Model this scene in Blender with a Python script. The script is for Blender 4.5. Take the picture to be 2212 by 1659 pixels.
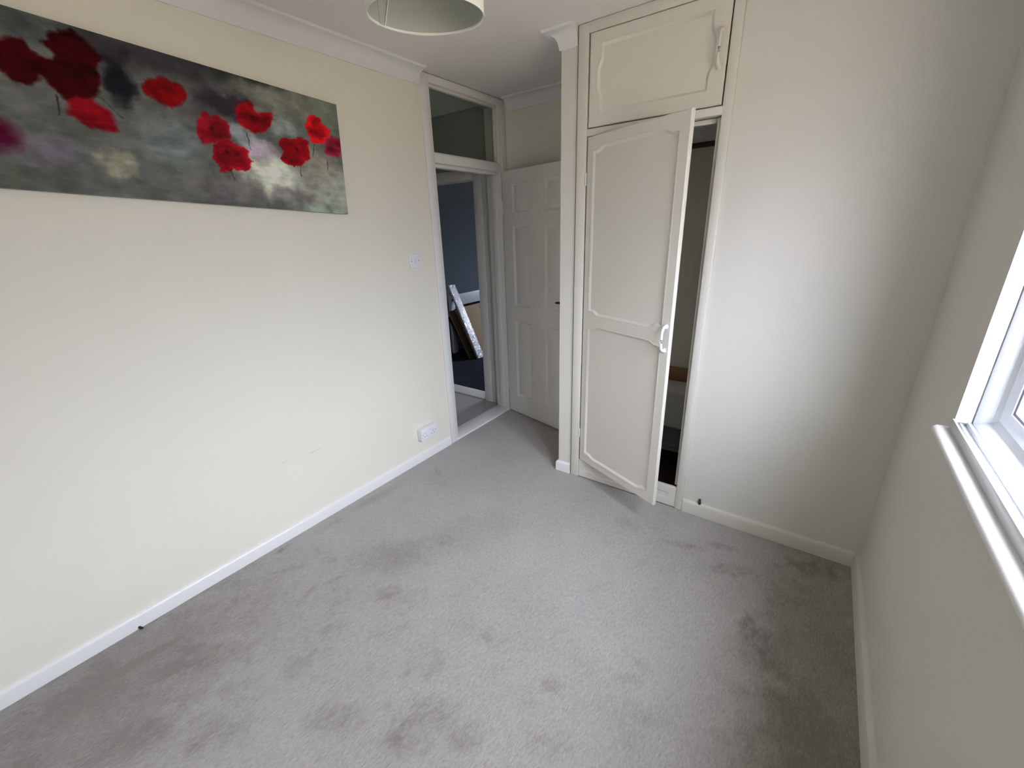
import bpy, bmesh, math
import numpy as np
from mathutils import Vector, Matrix
from mathutils.geometry import tessellate_polygon

# ---------------------------------------------------------------- clear
for o in list(bpy.data.objects):
    bpy.data.objects.remove(o, do_unlink=True)
scene = bpy.context.scene
COL = scene.collection

# ---------------------------------------------------------------- main dimensions (metres)
W = 2.526        # window wall plane
D = 0.069        # wardrobe wall plane
H = 2.470        # ceiling
YB = 0.80        # back wall of the door alcove
YR = -2.50       # wall behind the camera
PX0, PX1 = 0.900, 0.990   # pier between alcove and wardrobe
A0, A1 = 1.060, 1.676     # wardrobe door opening
WT = 0.205      # window wall thickness
WY0, WY1, WZ0, WZ1 = -1.80, -0.555, 1.000, 2.12   # window opening

# ---------------------------------------------------------------- camera
cam_d = bpy.data.cameras.new('camera')
cam = bpy.data.objects.new('camera', cam_d)
COL.objects.link(cam)
scene.camera = cam
yaw, pitch, roll, FPX = 0.6315, -0.3524, -0.0344, 907.07
fwd = Vector((-math.sin(yaw)*math.cos(pitch), math.cos(yaw)*math.cos(pitch), math.sin(pitch)))
r0 = Vector((math.cos(yaw), math.sin(yaw), 0)); u0 = r0.cross(fwd)
rt = math.cos(roll)*r0 + math.sin(roll)*u0
up = -math.sin(roll)*r0 + math.cos(roll)*u0
m = Matrix((rt, up, -fwd)).transposed().to_4x4()
m.translation = Vector((2.1458, -2.1481, 1.5676))
cam.matrix_world = m
cam_d.sensor_fit = 'HORIZONTAL'
cam_d.sensor_width = 36.0
cam_d.lens = FPX/2212*36.0
cam_d.clip_start = 0.02
cam_d.clip_end = 500

# ---------------------------------------------------------------- sky (overcast) and portals
world = bpy.data.worlds.new('overcast_sky'); scene.world = world
world.use_nodes = True
nt = world.node_tree; nt.nodes.clear()
out = nt.nodes.new('ShaderNodeOutputWorld'); bg = nt.nodes.new('ShaderNodeBackground')
tc = nt.nodes.new('ShaderNodeTexCoord'); sep = nt.nodes.new('ShaderNodeSeparateXYZ')
ramp = nt.nodes.new('ShaderNodeValToRGB')
nt.links.new(tc.outputs['Generated'], sep.inputs[0])
nt.links.new(sep.outputs['Z'], ramp.inputs[0])
SKY = ((0.0, 0.27), (0.15, 0.44), (0.45, 0.96), (1.0, 1.0))   # overcast: brighter overhead than at the horizon
for i, (p, v) in enumerate(SKY):
    e = ramp.color_ramp.elements[i] if i < 2 else ramp.color_ramp.elements.new(p)
    e.position = p; e.color = (0.84*v, 0.90*v, 1.09*v, 1)
nt.links.new(ramp.outputs[0], bg.inputs[0]); nt.links.new(bg.outputs[0], out.inputs[0])
bg.inputs[1].default_value = 10.0

def portal(name, loc, rot, sx, sy):
    l = bpy.data.lights.new(name, 'AREA'); l.shape = 'RECTANGLE'; l.size = sx; l.size_y = sy
    l.cycles.is_portal = True
    o = bpy.data.objects.new(name, l); COL.objects.link(o); o.location = loc; o.rotation_euler = rot
portal('window_portal', (W+WT+0.02, (WY0+WY1)/2, (WZ0+WZ1)/2), (0, math.pi/2, 0), WZ1-WZ0, WY1-WY0)
portal('far_window_portal', (-0.3, 4.25, 1.55), (math.pi/2*-1, 0, 0), 0.9, 1.1)

scene.view_settings.view_transform = 'Standard'
scene.view_settings.look = 'None'
scene.view_settings.gamma = 1.0
scene.view_settings.use_curve_mapping = False
scene.view_settings.exposure = 1.88

# ---------------------------------------------------------------- materials
MATS = {}
def mat(name, col, rough=0.5, bump=0.0, scale=80.0, var=0.0, spec=0.5, metal=0.0, coat=0.0):
    if name in MATS: return MATS[name]
    mt = bpy.data.materials.new(name); mt.use_nodes = True
    t = mt.node_tree; b = t.nodes['Principled BSDF']
    b.inputs['Base Color'].default_value = (*col, 1); b.inputs['Roughness'].default_value = rough
    b.inputs['Specular IOR Level'].default_value = spec; b.inputs['Metallic'].default_value = metal
    b.inputs['Coat Weight'].default_value = coat
    c = t.nodes.new('ShaderNodeTexCoord')
    n = t.nodes.new('ShaderNodeTexNoise'); n.inputs['Scale'].default_value = scale; n.inputs['Detail'].default_value = 4
    t.links.new(c.outputs['Object'], n.inputs['Vector'])
    if bump:
        bp = t.nodes.new('ShaderNodeBump'); bp.inputs['Strength'].default_value = bump; bp.inputs['Distance'].default_value = 0.002
        t.links.new(n.outputs['Fac'], bp.inputs['Height']); t.links.new(bp.outputs[0], b.inputs['Normal'])
    if var:
        n2 = t.nodes.new('ShaderNodeTexNoise'); n2.inputs['Scale'].default_value = 2.5; n2.inputs['Detail'].default_value = 5
        t.links.new(c.outputs['Object'], n2.inputs['Vector'])
        mx = t.nodes.new('ShaderNodeMix'); mx.data_type = 'RGBA'
        mx.inputs[6].default_value = (*[v*(1-var) for v in col], 1)
        mx.inputs[7].default_value = (*[min(1, v*(1+var)) for v in col], 1)
        t.links.new(n2.outputs['Fac'], mx.inputs[0]); t.links.new(mx.outputs[2], b.inputs['Base Color'])
    MATS[name] = mt
    return mt

CREAM = (0.79, 0.755, 0.645)
mat('wall_paint', CREAM, 0.75, 0.12, 140, 0.025, 0.25)
mat('white_wall_paint', (0.68, 0.66, 0.595), 0.7, 0.12, 140, 0.025, 0.3)
mat('ceiling_paint', (0.82, 0.795, 0.76), 0.85, 0.35, 26, 0.03, 0.2)
mat('cornice_paint', (0.78, 0.775, 0.755), 0.7, 0.05, 60, 0.015, 0.3)
mat('gloss_white', (0.80, 0.795, 0.775), 0.32, 0.04, 30, 0.02, 0.5)
mat('old_gloss', (0.74, 0.725, 0.68), 0.34, 0.06, 40, 0.025, 0.5)
mat('wardrobe_paint', (0.70, 0.67, 0.59), 0.36, 0.06, 45, 0.02, 0.5)
mat('door_paint', (0.72, 0.70, 0.66), 0.4, 0.06, 60, 0.02, 0.5)
mat('plastic_white', (0.80, 0.80, 0.83), 0.25, 0.0)
mat('pvc_white', (0.74, 0.76, 0.78), 0.22, 0.0)
mat('gasket_grey', (0.20, 0.20, 0.24), 0.6)
mat('skirting_cream', (0.66, 0.635, 0.56), 0.4, 0.05, 40, 0.04)
mat('rubber', (0.03, 0.03, 0.04), 0.6)
mat('black_metal', (0.012, 0.012, 0.013), 0.4)
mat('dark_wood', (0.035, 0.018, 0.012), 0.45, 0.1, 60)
mat('pine', (0.30, 0.165, 0.075), 0.5, 0.1, 30, 0.15)
mat('inside_shade', (0.16, 0.16, 0.15), 0.7, 0.05, 60, 0.05)
mat('inside_paint', (0.72, 0.70, 0.62), 0.8, 0.05, 60, 0.05)
mat('blue_paint', (0.085, 0.108, 0.130), 0.8, 0.1, 120, 0.03, 0.25)
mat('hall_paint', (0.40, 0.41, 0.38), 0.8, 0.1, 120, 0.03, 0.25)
mat('cardboard', (0.33, 0.245, 0.15), 0.85, 0.1, 90, 0.08, 0.2)
mat('cardboard_dark', (0.10, 0.06, 0.04), 0.85, 0.1, 90, 0.08, 0.2)
mat('standin_black', (0.015, 0.014, 0.015), 0.5)
mat('bed_white', (0.60, 0.635, 0.67), 0.35, 0.03, 40, 0.02)
mat('screw_steel', (0.10, 0.10, 0.11), 0.4, 0, metal=0.6)
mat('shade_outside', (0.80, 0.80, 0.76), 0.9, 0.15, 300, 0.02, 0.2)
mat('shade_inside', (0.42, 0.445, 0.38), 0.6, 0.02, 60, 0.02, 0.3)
mat('bulb_glass', (0.85, 0.85, 0.83), 0.3)
mat('brick', (0.35, 0.18, 0.12), 0.9, 0.2, 30, 0.1)
mat('bounce_ground', (0.24, 0.19, 0.125), 0.95, 0.3, 3, 0.25)

# plastic wrap: white board under crinkled clear film
mt = mat('wrapped_board', (0.68, 0.70, 0.73), 0.3, 1.0, 22, 0.08, 0.8, 0.0, 0.8)
mt.node_tree.nodes['Principled BSDF'].inputs['Coat Roughness'].default_value = 0.08

def scuffed_wall():
    """cream paint of the long wall with two faint grey scuffs"""
    mt = mat('wall_paint_scuffed', CREAM, 0.75, 0.12, 140, 0.025, 0.25)
    t = mt.node_tree; b = t.nodes['Principled BSDF']
    src = b.inputs['Base Color'].links[0].from_socket
    c = [n for n in t.nodes if n.type == 'TEX_COORD'][0]
    last = src
    for (y, z, ly, sl) in ((-1.285, 0.448, 0.022, 0.06), (-1.095, 0.436, 0.026, 0.05), (-1.13, 0.434, 0.03, 0.0)):
        mp = t.nodes.new('ShaderNodeMapping'); mp.vector_type = 'TEXTURE'
        mp.inputs['Location'].default_value = (0, y, z)
        mp.inputs['Rotation'].default_value = (sl, 0, 0)
        mp.inputs['Scale'].default_value = (10, ly, 0.0035)
        t.links.new(c.outputs['Object'], mp.inputs[0])
        ln = t.nodes.new('ShaderNodeVectorMath'); ln.operation = 'LENGTH'; t.links.new(mp.outputs[0], ln.inputs[0])
        mr = t.nodes.new('ShaderNodeMapRange'); mr.inputs[1].default_value = 0.3; mr.inputs[2].default_value = 1.1
        mr.inputs[3].default_value = 0.28; mr.inputs[4].default_value = 0.0
        t.links.new(ln.outputs['Value'], mr.inputs[0])
        mx = t.nodes.new('ShaderNodeMix'); mx.data_type = 'RGBA'; mx.inputs[7].default_value = (0.30, 0.28, 0.26, 1)
        t.links.new(mr.outputs[0], mx.inputs[0]); t.links.new(last, mx.inputs[6]); last = mx.outputs[2]
    t.links.new(last, b.inputs['Base Color'])
scuffed_wall()

def carpet_mat(name, light, dark, attr=True, sheen=0.25):
    mt = bpy.data.materials.new(name); mt.use_nodes = True; MATS[name] = mt
    t = mt.node_tree; b = t.nodes['Principled BSDF']
    b.inputs['Roughness'].default_value = 1.0; b.inputs['Specular IOR Level'].default_value = 0.05
    b.inputs['Sheen Weight'].default_value = sheen; b.inputs['Sheen Roughness'].default_value = 0.6
    c = t.nodes.new('ShaderNodeTexCoord')
    mp = t.nodes.new('ShaderNodeMapping'); mp.inputs['Rotation'].default_value = (0, 0, -0.62)
    mp.inputs['Scale'].default_value = (1.0, 0.30, 1.0)
    t.links.new(c.outputs['Object'], mp.inputs[0])
    n1 = t.nodes.new('ShaderNodeTexNoise'); n1.inputs['Scale'].default_value = 260; n1.inputs['Detail'].default_value = 3
    n2 = t.nodes.new('ShaderNodeTexNoise'); n2.inputs['Scale'].default_value = 120; n2.inputs['Detail'].default_value = 6
    n2.inputs['Roughness'].default_value = 0.7
    t.links.new(mp.outputs[0], n1.inputs[0]); t.links.new(mp.outputs[0], n2.inputs[0])
    mx = t.nodes.new('ShaderNodeMix'); mx.data_type = 'RGBA'
    mx.inputs[6].default_value = (*dark, 1); mx.inputs[7].default_value = (*light, 1)
    f1 = t.nodes.new('ShaderNodeMath'); f1.operation = 'MULTIPLY_ADD'
    t.links.new(n2.outputs['Fac'], f1.inputs[0]); f1.inputs[1].default_value = 0.60
    f2 = t.nodes.new('ShaderNodeMath'); f2.operation = 'MULTIPLY_ADD'
    t.links.new(n1.outputs['Fac'], f2.inputs[0]); f2.inputs[1].default_value = 0.55; f2.inputs[2].default_value = -0.225
    t.links.new(f2.outputs[0], f1.inputs[2])
    if attr:
        at = t.nodes.new('ShaderNodeAttribute'); at.attribute_name = 'wear_and_shade'
        f3 = t.nodes.new('ShaderNodeMath'); f3.operation = 'SUBTRACT'; f3.use_clamp = True
        t.links.new(f1.outputs[0], f3.inputs[0]); t.links.new(at.outputs['Fac'], f3.inputs[1])
        f1 = f3
    t.links.new(f1.outputs[0], mx.inputs[0]); t.links.new(mx.outputs[2], b.inputs['Base Color'])
    bp = t.nodes.new('ShaderNodeBump'); bp.inputs['Strength'].default_value = 0.6; bp.inputs['Distance'].default_value = 0.004
    ad = t.nodes.new('ShaderNodeMath'); ad.operation = 'ADD'
    t.links.new(n1.outputs['Fac'], ad.inputs[0]); t.links.new(n2.outputs['Fac'], ad.inputs[1])
    t.links.new(ad.outputs[0], bp.inputs['Height']); t.links.new(bp.outputs[0], b.inputs['Normal'])
    return mt
carpet_mat('carpet', (0.65, 0.635, 0.59), (0.22, 0.197, 0.175))
carpet_mat('carpet_hall', (0.42, 0.395, 0.355), (0.21, 0.187, 0.168), False)
carpet_mat('carpet_navy', (0.030, 0.038, 0.055), (0.010, 0.013, 0.020), False, 0.02)

def pane_mat(name, tint, refl=0.08):
    mt = bpy.data.materials.new(name); mt.use_nodes = True; MATS[name] = mt
    t = mt.node_tree; t.nodes.clear()
    o = t.nodes.new('ShaderNodeOutputMaterial'); tr = t.nodes.new('ShaderNodeBsdfTransparent'); gl = t.nodes.new('ShaderNodeBsdfGlossy')
    tr.inputs[0].default_value = (*tint, 1); gl.inputs['Roughness'].default_value = 0.02
    lw = t.nodes.new('ShaderNodeLayerWeight'); lw.inputs[0].default_value = 0.5
    pw = t.nodes.new('ShaderNodeMath'); pw.operation = 'POWER'; pw.inputs[1].default_value = 5.0
    t.links.new(lw.outputs['Facing'], pw.inputs[0])
    fr = t.nodes.new('ShaderNodeMath'); fr.operation = 'MULTIPLY_ADD'; fr.inputs[1].default_value = 0.55; fr.inputs[2].default_value = refl/2
    t.links.new(pw.outputs[0], fr.inputs[0])
    mx = t.nodes.new('ShaderNodeMixShader')
    t.links.new(fr.outputs[0], mx.inputs[0]); t.links.new(tr.outputs[0], mx.inputs[1]); t.links.new(gl.outputs[0], mx.inputs[2])
    t.links.new(mx.outputs[0], o.inputs[0])
pane_mat('window_glass', (0.95, 0.95, 0.95))
pane_mat('transom_glass', (0.86, 0.89, 0.85))

# ---------------------------------------------------------------- mesh helpers
class MB:
    def __init__(self): self.bm = bmesh.new()
    def box(self, a, b, bev=0.0, seg=2, M=None):
        t = bmesh.new(); bmesh.ops.create_cube(t, size=1.0)
        c = [(a[i]+b[i])/2 for i in range(3)]; s = [abs(b[i]-a[i]) for i in range(3)]
        for v in t.verts: v.co = Vector([c[i]+v.co[i]*s[i] for i in range(3)])
        if bev: bmesh.ops.bevel(t, geom=t.edges[:]+t.verts[:], offset=bev, segments=seg, profile=0.5, affect='EDGES', clamp_overlap=True)
        self._merge(t, M); return self
    def cyl(self, p0, p1, r0, r1=None, n=20, cap=True):
        r1 = r0 if r1 is None else r1
        p0, p1 = Vector(p0), Vector(p1); ax = (p1-p0); L = ax.length
        t = bmesh.new(); bmesh.ops.create_cone(t, cap_ends=cap, segments=n, radius1=r0, radius2=r1, depth=L)
        M = Matrix.Translation((p0+p1)/2) @ ax.to_track_quat('Z', 'Y').to_matrix().to_4x4()
        self._merge(t, M); return self
    def tube(self, pts, r, n=12, flat=1.0):
        pts = [Vector(p) for p in pts]; rings = []; bm = self.bm
        for i, p in enumerate(pts):
            d = (pts[min(i+1, len(pts)-1)] - pts[max(i-1, 0)]).normalized()
            q = d.to_track_quat('Z', 'Y'); rr = r[i] if isinstance(r, (list, tuple)) else r
            rings.append([bm.verts.new(p + q @ Vector((math.cos(2*math.pi*k/n)*rr*flat, math.sin(2*math.pi*k/n)*rr, 0))) for k in range(n)])
        for a, b in zip(rings, rings[1:]):
            for k in range(n): bm.faces.new((a[k], a[(k+1) % n], b[(k+1) % n], b[k]))
        bm.faces.new(rings[0][::-1]); bm.faces.new(rings[-1]); return self
    def sphere(self, c, r, u=20, v=12, sc=(1, 1, 1)):
        t = bmesh.new(); bmesh.ops.create_uvsphere(t, u_segments=u, v_segments=v, radius=r)
        self._merge(t, Matrix.Translation(c) @ Matrix.Diagonal((*sc, 1))); return self
    def lathe(self, prof, c, n=48):
        bm = self.bm; rings = [[bm.verts.new((c[0]+r*math.cos(2*math.pi*k/n), c[1]+r*math.sin(2*math.pi*k/n), c[2]+z)) for k in range(n)] for r, z in prof]
        for a, b in zip(rings, rings[1:]):
            for k in range(n): bm.faces.new((a[k], a[(k+1) % n], b[(k+1) % n], b[k]))
        return self
    def sweep(self, path, prof, left=True, z0=0.0):
        """profile [(out, z)] swept along an xy path; out is to the left (or right) of travel"""
        bm = self.bm; P = [Vector((p[0], p[1])) for p in path]; rings = []
        for i, p in enumerate(P):
            ns = []
            for a, b in ((i-1, i), (i, i+1)):
                if a >= 0 and b < len(P):
                    d = (P[b]-P[a]).normalized(); nn = Vector((-d.y, d.x)); ns.append(nn if left else -nn)
            mvec = ns[0] if len(ns) == 1 else (ns[0]+ns[1])/(1+ns[0].dot(ns[1]))
            rings.append([bm.verts.new((p.x+mvec.x*o, p.y+mvec.y*o, z0+z)) for o, z in prof])
        k = len(prof)
        for a, b in zip(rings, rings[1:]):
            for j in range(k): bm.faces.new((a[j], a[(j+1) % k], b[(j+1) % k], b[j]))
        bm.faces.new(rings[0]); bm.faces.new(rings[-1][::-1]); return self
    def prism(self, poly, y0, y1):
        """poly [(x,z)] extruded from y0 to y1"""
        bm = self.bm; a = [bm.verts.new((x, y0, z)) for x, z in poly]; b = [bm.verts.new((x, y1, z)) for x, z in poly]
        n = len(poly)
        for i in range(n): bm.faces.new((a[i], a[(i+1) % n], b[(i+1) % n], b[i]))
        tri = tessellate_polygon([[Vector((x, z, 0)) for x, z in poly]])
        for f in tri: bm.faces.new([a[i] for i in f]); bm.faces.new([b[i] for i in f[::-1]])
        return self
    def _merge(self, t, M=None):
        if M is not None: bmesh.ops.transform(t, matrix=M, verts=t.verts[:])
        me = bpy.data.meshes.new('tmp'); t.to_mesh(me); t.free(); self.bm.from_mesh(me); bpy.data.meshes.remove(me)
    def build(self, name, material, parent=None, smooth=None):
        bmesh.ops.recalc_face_normals(self.bm, faces=self.bm.faces[:])
        me = bpy.data.meshes.new(name); self.bm.to_mesh(me); self.bm.free()
        o = bpy.data.objects.new(name, me); COL.objects.link(o)
        me.materials.append(MATS[material])
        if parent: o.parent = parent
        if smooth:
            for p in me.polygons: p.use_smooth = True
            try: me.set_sharp_from_angle(angle=math.radians(smooth))
            except Exception: pass
        return o

def tag(o, label, cat=None, group=None, kind=None):
    o['label'] = label
    if cat: o['category'] = cat
    if group: o['group'] = group
    if kind: o['kind'] = kind
    return o
def struct(o, label): o['kind'] = 'structure'; o['label'] = label; return o
def empty(name, loc, rz=0.0):
    o = bpy.data.objects.new(name, None); COL.objects.link(o); o.location = loc; o.rotation_euler = (0, 0, rz)
    o.empty_display_size = 0.1
    return o
def bx(name, m, *boxes, parent=None, bev=0.0):
    b = MB()
    for q in boxes: b.box(q[0], q[1], bev)
    return b.build(name, m, parent, 40 if bev else None)

rng = np.random.default_rng(7)
def vnoise(shape, cell, extent):
    """smooth value noise on a grid of shape (ny,nx) covering extent (ey,ex) metres, lattice spacing cell (cy,cx)"""
    ny, nx = shape; gy = int(extent[0]/cell[0])+3; gx = int(extent[1]/cell[1])+3
    g = rng.random((gy, gx)); y = np.linspace(0, extent[0]/cell[0], ny); x = np.linspace(0, extent[1]/cell[1], nx)
    yi = y.astype(int); xi = x.astype(int); fy = (y-yi); fx = (x-xi); fy = fy*fy*(3-2*fy); fx = fx*fx*(3-2*fx)
    a = g[yi][:, xi]; b = g[yi][:, xi+1]; c = g[yi+1][:, xi]; d = g[yi+1][:, xi+1]
    fx = fx[None, :]; fy = fy[:, None]
    return (a*(1-fx)+b*fx)*(1-fy)+(c*(1-fx)+d*fx)*fy
def fbm(shape, cell, extent, octs=4):
    s = 0; w = 1; tot = 0
    for k in range(octs):
        s = s+w*vnoise(shape, (cell[0]/2**k, cell[1]/2**k), extent); tot += w; w *= 0.55
    return s/tot

# ================================================================ THE ROOM SHELL
# ---- floor: carpet grid with its worn / brushed patches and painted shade as an attribute
def carpet_floor():
    x0, x1, y0, y1 = -0.02, W+0.02, YR-0.02, YB+0.02
    nx, ny = 330, 480
    xs = np.linspace(x0, x1, nx); ys = np.linspace(y0, y1, ny); Xg, Yg = np.meshgrid(xs, ys)
    ext = (y1-y0, x1-x0)
    n_big = fbm((ny, nx), (0.45, 0.45), ext, 4); n_mid = fbm((ny, nx), (0.12, 0.12), ext, 4); n_sm = fbm((ny, nx), (0.05, 0.035), ext, 3); n_fine = fbm((ny, nx), (0.035, 0.018), ext, 2)
    wear_and_shade = 0.18*(n_big-0.5) + 0.08*(n_mid-0.5)
    # flattened-pile smudges scattered, denser near the camera end
    sm = np.clip((n_sm*0.6+n_mid*0.4-0.56)*5, 0, 1); dens = np.clip((0.1-Yg)/2.4, 0.15, 1)*np.clip(n_big*1.8-0.35, 0, 1)
    wear_and_shade += 0.26*sm*dens
    # (x, y, rx, ry, rot, strength, roughness of the outline)
    for (sx, sy, rx, ry, ro, st, ed) in STAINS_AND_SHADE:
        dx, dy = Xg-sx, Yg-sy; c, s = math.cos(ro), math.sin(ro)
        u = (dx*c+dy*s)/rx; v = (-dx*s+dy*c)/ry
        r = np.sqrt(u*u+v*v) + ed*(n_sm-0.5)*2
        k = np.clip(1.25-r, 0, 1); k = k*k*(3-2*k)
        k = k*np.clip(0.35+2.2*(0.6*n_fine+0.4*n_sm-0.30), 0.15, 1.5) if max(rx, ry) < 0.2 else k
        wear_and_shade += st*k
    zz = np.zeros_like(Xg) + 0.0015*(n_mid-0.5)*2
    co = np.stack([Xg, Yg, zz], -1).reshape(-1, 3).astype(np.float32)
    idx = np.arange(nx*ny).reshape(ny, nx)
    q = np.stack([idx[:-1, :-1], idx[:-1, 1:], idx[1:, 1:], idx[1:, :-1]], -1).reshape(-1, 4)
    me = bpy.data.meshes.new('floor'); me.vertices.add(len(co)); me.vertices.foreach_set('co', co.ravel())
    me.loops.add(q.size); me.loops.foreach_set('vertex_index', q.ravel().astype(np.int32))
    me.polygons.add(len(q)); me.polygons.foreach_set('loop_start', np.arange(0, q.size, 4, dtype=np.int32))
    me.polygons.foreach_set('loop_total', np.full(len(q), 4, dtype=np.int32)); me.update()
    at = me.attributes.new('wear_and_shade', 'FLOAT', 'POINT'); at.data.foreach_set('value', wear_and_shade.ravel().astype(np.float32))
    me.materials.append(MATS['carpet'])
    o = bpy.data.objects.new('floor', me); COL.objects.link(o)
    struct(o, 'taupe grey fitted carpet with worn, brushed patches and painted shade')
STAINS_AND_SHADE = [
    (0.25, -2.15, 0.42, 0.55, 0.0, 0.24, 0.5), (2.40, -0.75, 0.28, 0.95, 0.0, 0.22, 0.5),  # both broad patches paint shade: rear left corner and under the window
    (0.60, -1.12, 0.24, 0.14, 0.7, 0.20, 0.3), (0.80, -0.72, 0.34, 0.18, 0.9, 0.08, 0.3), (0.77, -1.29, 0.07, 0.05, 0.8, 0.22, 0.5), (0.73, -0.885, 0.06, 0.045, 0.5, 0.14, 0.5),
    (1.60, -1.23, 0.05, 0.035, 0.4, 0.22, 0.6), (1.31, -1.55, 0.10, 0.06, 0.6, 0.2, 0.8), (1.28, -1.66, 0.09, 0.06, 0.3, 0.25, 0.8),
    (1.45, -1.54, 0.06, 0.05, 0.9, 0.22, 0.8), (0.75, -1.73, 0.06, 0.05, 0.5, 0.16, 0.8), (0.36, -2.0, 0.10, 0.05, 0.9, 0.22, 0.7),
    (0.20, -2.08, 0.025, 0.22, -0.12, 0.20, 0.4), (0.48, -1.40, 0.05, 0.02, 1.2, 0.2, 0.6), (0.45, -1.50, 0.02, 0.07, 0.3, 0.2, 0.5),
    (0.055, -1.42, 0.02, 0.05, 0.1, 0.35, 0.4), (2.20, -0.64, 0.06, 0.12, 0.5, 0.26, 0.5), (2.16, -0.56, 0.04, 0.05, 0.2, 0.15, 0.6),
    (1.80, -0.23, 0.12, 0.03, 0.3, 0.18, 0.7), (1.975, -0.13, 0.09, 0.03, 0.3, 0.22, 0.7), (2.04, -0.27, 0.12, 0.05, 0.4, 0.2, 0.7),
    (2.36, -0.06, 0.14, 0.06, 0.1, 0.28, 0.5), (1.84, -0.97, 0.04, 0.03, 0.2, 0.14, 0.8), (1.83, -1.04, 0.05, 0.03, 0.5, 0.16, 0.8),
    (1.93, -1.14, 0.08, 0.04, 0.3, 0.14, 0.8), (0.19, -2.24, 0.12, 0.10, 0.9, 0.18, 0.6), (0.29, -1.95, 0.06, 0.04, 0.9, 0.16, 0.7),
    (0.10, -0.80, 0.05, 0.22, -0.05, 0.16, 0.6), (0.09, -1.15, 0.04, 0.12, 0.0, 0.14, 0.6), (0.22, -0.42, 0.08, 0.03, -0.6, 0.14, 0.6),
    (2.38, -0.92, 0.12, 0.25, 0.2, 0.15, 0.6), (1.50, -0.22, 0.10, 0.05, -0.3, 0.12, 0.6), (1.05, -1.75, 0.10, 0.06, 0.5, 0.2, 0.8),
    (1.70, -1.40, 0.08, 0.05, 0.5, 0.14, 0.8), (0.55, -2.15, 0.15, 0.08, 0.7, 0.16, 0.7), (0.75, -2.0, 0.12, 0.06, 0.6, 0.18, 0.8)]
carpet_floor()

o = bx('ceiling', 'ceiling_paint', ((-0.12, YR-0.1, H), (W+WT, YB+0.12, H+0.12))); struct(o, 'off-white textured ceiling')

# ---- walls
o = bx('wall_left', 'wall_paint_scuffed', ((-0.12, YR, 0), (0, -0.03, H)), ((-0.12, 0.775, 0), (0, YB, H)))
struct(o, 'long cream painted wall with the poppy canvas')
o = bx('wall_back', 'wall_paint', ((0, YB, 0), (W+WT, YB+0.12, H))); struct(o, 'cream wall at the back of the door alcove')
o = bx('wall_pier', 'white_wall_paint', ((PX0, D, 0), (PX1, YB, H))); struct(o, 'narrow off-white wall end between door alcove and wardrobe')
o = bx('wall_wardrobe', 'white_wall_paint', ((1.722, D, 0), (W, D+0.10, H)), ((1.735, D+0.10, 0), (1.80, YB, H)))
struct(o, 'plain off-white wall right of the wardrobe')
o = bx('wall_window', 'white_wall_paint', ((W, YR, 0), (W+WT, YB, WZ0-0.02)), ((W, YR, WZ1), (W+WT, YB, H)),
       ((W, WY1, WZ0-0.02), (W+WT, YB, WZ1)), ((W, YR, WZ0-0.02), (W+WT, WY0, WZ1)))
struct(o, 'off-white wall around the window')
o = bx('wall_rear', 'wall_paint', ((-0.12, YR-0.1, 0), (W+WT, YR, H))); struct(o, 'cream wall opposite the wardrobe')

# ---- skirting boards
SK = [(0, 0), (0.015, 0), (0.015, 0.058), (0.012, 0.068), (0.006, 0.073), (0, 0.074)]
def skirt(name, path, label, left=True, hh=1.0, m='gloss_white', tk=1.0):
    b = MB().sweep(path, [(p*tk, z*hh) for p, z in SK], left); struct(b.build(name, m, None, 35), label)
skirt('baseboard_left', [(0, YR), (0, -0.06)], 'white skirting along the long wall', False, 0.92)
skirt('baseboard_pier', [(PX0, YB), (PX0, D), (PX1, D)], 'white skirting around the narrow wall end', False)
skirt('baseboard_wardrobe', [(1.722, D), (W-0.018, D)], 'cream painted skirting right of the wardrobe', False, 1.08, 'skirting_cream')
skirt('baseboard_window', [(W, D), (W, YR)], 'cream painted skirting under the window', False, 1.08, 'skirting_cream', 1.35)
skirt('baseboard_rear', [(W, YR), (0, YR)], 'white skirting opposite the wardrobe', False)

# ---- coved cornice
def cove():
    p = [(0.0, 0.0), (0.0, -0.080), (0.008, -0.080), (0.010, -0.066)]
    for k in range(9):
        a = math.radians(90*k/8); p.append((0.012+0.053*(1-math.cos(a)), -0.062+0.049*math.sin(a)))
    return p + [(0.075, -0.011), (0.078, 0.0)]
def cornice(name, path, label, left=False):
    struct(MB().sweep(path, cove(), left, H).build(name, 'cornice_paint', None, 35), label)
cornice('trim_1', [(0, YR), (0, -0.052)], 'white coved cornice above the poppy canvas')
cornice('trim_2', [(0.035, YB), (PX0, YB), (PX0, D), (PX1+0.002, D)], 'white coved cornice round the door alcove and wall end')
cornice('trim_3', [(1.722, D), (W, D), (W, YR), (0, YR)], 'white coved cornice round the window side')

# ================================================================ DOORWAY IN THE LONG WALL
fr = struct(empty('door_frame', (0, 0.36, 0)), 'white painted door frame with a glazed light above')
def fb(name, a, b, bev=0.003, m='old_gloss'):
    return MB().box((a[0], a[1]-0.36, a[2]), (b[0], b[1]-0.36, b[2]), bev).build(name, m, fr, 40)
fb('post', (-0.135, -0.030, 0), (0.004, 0.030, H-0.004))
fb('architrave', (0.0, -0.052, 0), (0.014, -0.002, H-0.078), 0.004, 'gloss_white')
fb('post', (-0.135, 0.728, 0), (0.004, 0.775, H-0.004))
fb('architrave', (0.002, 0.738, 0), (0.016, 0.798, H-0.060), 0.004)
fb('door_stop', (-0.085, 0.714, 0.014), (-0.045, 0.729, 1.972), 0.002)
fb('door_stop', (-0.085, 0.028, 0.014), (-0.045, 0.042, 1.972), 0.002)
fb('transom_bar', (-0.125, 0.028, 1.985), (0.006, 0.729, 2.040), 0.004)
fb('transom_bead', (-0.085, 0.028, 1.965), (-0.035, 0.729, 1.987), 0.003)
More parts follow.
